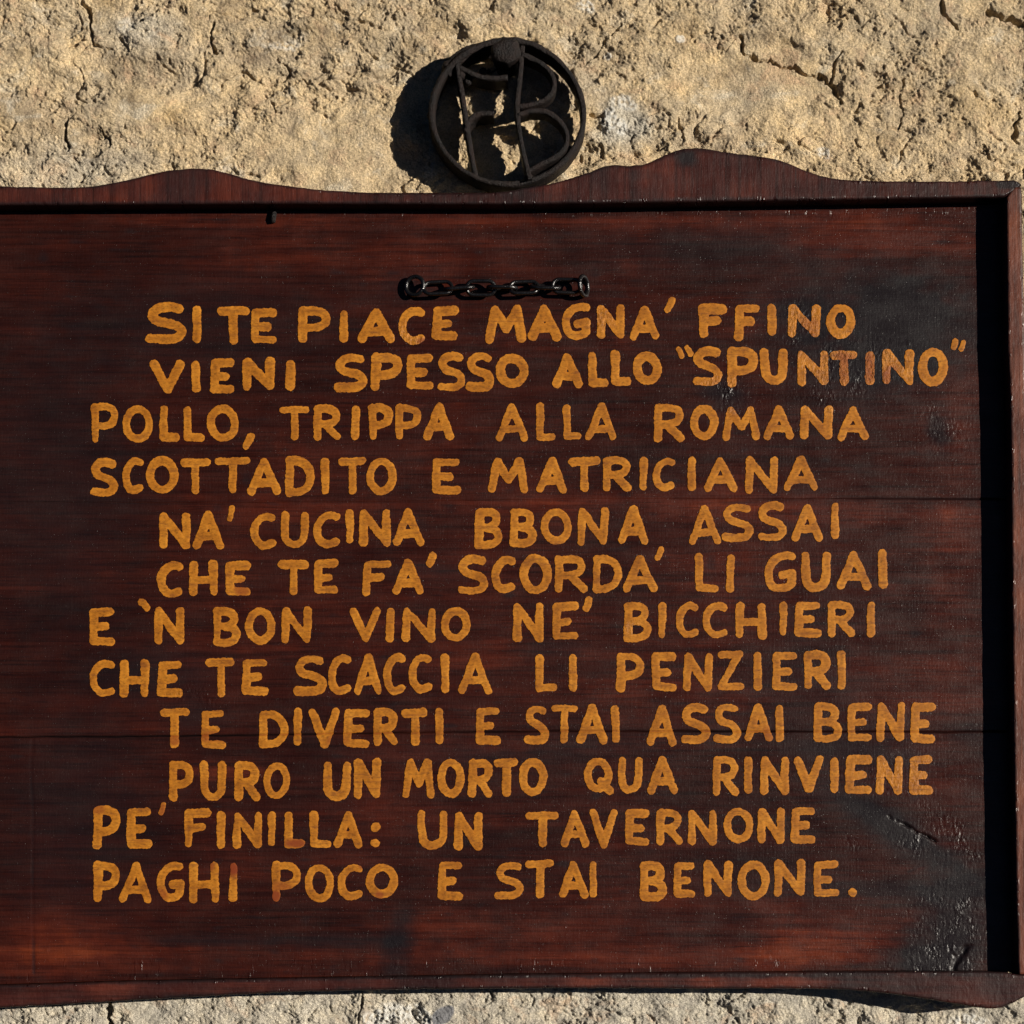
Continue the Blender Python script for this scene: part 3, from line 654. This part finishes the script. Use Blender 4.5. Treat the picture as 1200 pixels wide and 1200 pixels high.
def put(name, vf, mat, parent, label=None):
    o = mesh_np(name, vf[0], vf[1], mat, parent, True)
    bm = bmesh.new(); bm.from_mesh(o.data); bmesh.ops.recalc_face_normals(bm, faces=bm.faces); bm.to_mesh(o.data); bm.free()
    for f in o.data.polygons: f.use_smooth = len(f.vertices) <= 4
    if label: tag(o, label)
    return o

# ---------------------------------------------------------------- wrought-iron monogram in a ring, on the wall above the board
emb = thing('iron_emblem', P(595, 60, .02), 'round black wrought-iron ring holding two letters, hung on the stone wall above the board', 'emblem')
F0, F1 = -.005, .026
ring = []
for a in np.linspace(0, 2*math.pi, 96, endpoint=False):
    ring.append((595 + 87.5*math.cos(a) + 1.2*math.sin(3*a+1), 137.5 + 84*math.sin(a) + 1.0*math.cos(2*a)))
put('ring', band(ring, 6.6, F0, F1 - .004, True, 3, .0013), M_IRON, emb)
L0, L1 = -.0125, .0085                            # the right letter stands a little forward of the ring
stem_f = smooth([(536, 80), (539, 100), (543, 122), (547, 150), (552, 182), (558, 213)], 6)
arm_t = smooth([(537, 84), (548, 89), (562, 95), (578, 97), (595, 96)], 6)
arm_m = smooth([(546, 160), (549, 149), (556, 141), (566, 138), (579, 138)], 6)
hoop = [(591.5 + 86*math.cos(a), 139.5 + 83*math.sin(a) + 1.5*math.sin(2*a)) for a in np.linspace(math.radians(75), math.radians(268), 60)]
put('hoop', band(hoop, 6.0, .014, .0285, False, 13, .0012), M_IRON, emb, 'rear half hoop of the emblem, behind the left side of the front ring')
put('letter_stem', band(stem_f, 6.2, F0+.001, F1-.003, False, 4), M_IRON, emb, 'left letter of the emblem, its upright bar')
put('letter_arm', band(arm_t, 6.5, F0+.001, F1-.003, False, 5), M_IRON, emb, 'upper arm of the left letter')
put('letter_arm', band(arm_m, 6, F0+.001, F1-.003, False, 6), M_IRON, emb, 'curled lower arm of the left letter')
stem_b = smooth([(612, 58), (610, 85), (607, 112), (606, 132), (609, 160), (615, 190), (621, 214)], 6)
bowl_u = smooth([(611, 68), (626, 74), (641, 84), (649, 98), (647, 112), (636, 122), (620, 127), (606, 129)], 6)
bowl_l = smooth([(607, 139), (622, 134), (640, 135), (656, 146), (664, 161), (662, 176), (650, 188), (634, 196), (618, 205)], 6)
put('letter_stem', band(stem_b, 6, L0, L1, False, 7), M_IRON, emb, 'right letter of the emblem, its upright bar')
put('letter_bowl', band(bowl_u, 5.6, L0, L1, False, 8), M_IRON, emb, 'upper bowl of the right letter')
put('letter_bowl', band(bowl_l, 5.6, L0, L1, False, 9), M_IRON, emb, 'lower bowl of the right letter')
strap = smooth([(523, 92), (530, 80), (541, 70), (555, 63), (574, 59)], 6)
put('strap', band(strap, 13, F0+.004, F1-.001, False, 12, .001), M_IRON, emb)
# forged bolt that carries it, with a square-ish hammered head
def bolt():
    hx, hz = P(593, 61, -.018)[0], P(593, 61, -.018)[2]
    V, F = [], []; m = 12; r = random.Random(5)
    prof = [(.0115, .040), (.0115, -.003), (.0135, -.0035), (.0162, -.006), (.0168, -.019), (.0150, -.0235), (.0085, -.0250), (.0025, -.0248)]  # shank thickened so its shadow covers the wall behind the ring top
    m = 24
    for R, y in prof:
        for k in range(m):
            th = 2*math.pi*k/m; a6 = (th + .35) % (math.pi/3) - math.pi/6
            q = R*(.93/math.cos(a6))*(1 + .05*math.sin(2*th+1)) if R > .012 else R
            bump_ = 1 + .06*math.sin(5*th + y*900)*math.sin(3*th+1.7) if R > .012 else 1
            V.append((hx + q*bump_*math.cos(th), y + (.0012*math.sin(3*th+2) + r.uniform(-.0004, .0004) if R > .012 else 0), hz + q*bump_*.97*math.sin(th)))
    for i in range(len(prof)-1):
        for k in range(m): F.append((i*m+k, i*m+(k+1) % m, (i+1)*m+(k+1) % m, (i+1)*m+k))
    F.append(tuple(range(m))); F.append(tuple(range((len(prof)-1)*m, len(prof)*m))[::-1])
    return V, F
put('bolt', bolt(), M_IRON, emb)
def lumps(spec, seed):
    out = []; r = random.Random(seed)
    for px, py, Y, R in spec:
        bm = bmesh.new(); bmesh.ops.create_icosphere(bm, subdivisions=2, radius=R)
        c = Vector(P(px, py, Y)); vs_ = []
        for v in bm.verts: vs_.append(tuple(c + v.co*r.uniform(.75, 1.25)))
        out.append((vs_, [tuple(w_.index for w_ in f.verts) for f in bm.faces])); bm.free()
    return join(out)
for q, sp in enumerate([(610, 131, .0, .0062), (616, 134, -.002, .0045), (541, 88, -.001, .005), (620, 208, -.001, .005), (524, 78, .002, .006), (557, 209, .0, .0045), (667, 176, .004, .005), (606, 66, -.004, .005),
                         (504, 135, .006, .004), (566, 84, .004, .0045), (548, 96, .006, .005)]):
    put('weld', lumps([sp], 9+q), M_IRON, emb)
put('stay', tube([P(575, 86, .004), P(588, 77, .002), P(597, 71, -.002)], .0012, seg=6), M_IRON, emb)
put('stay', tube([P(568, 94, .004), P(571, 86, .006), P(573, 83, .012)], .0026, seg=6), M_IRON, emb)

# ---------------------------------------------------------------- chain across the board
chain = thing('steel_chain', P(583, 340, -.002), 'short black steel chain stretched between two screw eyes above the first painted line', 'chain')
def link_loop(L, W, n=28):
    pts = []; r = W/2; s = L/2 - r
    for a in np.linspace(-90, 90, n//2): pts.append((s + r*math.cos(math.radians(a)), r*math.sin(math.radians(a))))
    for a in np.linspace(90, 270, n//2): pts.append((-s + r*math.cos(math.radians(a)), r*math.sin(math.radians(a))))
    return pts
ZC = lambda px: 335.5 + 1.8*(1 - ((px-584)/102)**2) - (px-584)*.012
for i, cx in enumerate((513, 538, 563.5, 588.5, 614, 639, 664)):
    flat = i % 2 == 0
    roll = math.radians([18, 74, -14, 82, 20, 66, 4][i]); c = Vector(P(cx, ZC(cx), -.0105))
    slope = math.radians([3, 4, 0, -2, 2, -2, -1][i]); pts = []
    for u, v in link_loop(.0330, .0158):
        d = Vector((u, math.sin(roll)*v, math.cos(roll)*v)); d = Vector((d.x*math.cos(slope) - d.z*math.sin(slope), d.y, d.x*math.sin(slope) + d.z*math.cos(slope)))
        pts.append(c + d)
    put('link', tube(pts, .0023, True, 10, .02, i), M_CHAIN, chain)
def eye(cx, cy, R, tilt, yc, seed):
    c = Vector(P(cx, cy, yc)); pts = []
    for a in np.linspace(0, 2*math.pi, 30, endpoint=False):
        u, v = R*math.cos(a), R*math.sin(a); pts.append(c + Vector((u*math.cos(tilt), -u*math.sin(tilt), v)))
    ex = c + Vector((-R*math.cos(tilt), R*math.sin(tilt), 0))
    return join([tube(pts, .0025, True, 10, .02, seed), tube([ex + Vector((0, -.001, 0)), ex + Vector((0, .004, 0)), Vector((ex.x, .012, ex.z))], .0025, seg=10)])
put('screw_eye', eye(486, 335, .0108, math.radians(18), -.0085, 1), M_CHAIN, chain, 'left screw eye, facing out')
put('screw_eye', eye(684, 335, .0110, math.radians(118), -.009, 2), M_CHAIN, chain, 'right screw eye, turned edge on')

# small peg left in the board
put('peg', tube([P(321, 250, .006), P(321, 250, -.003), P(320, 257, -.0035), P(320, 261, -.003)], [.0034, .0034, .0034, .0026], seg=10, jit=.08, seed=3), M_IRON, sign)
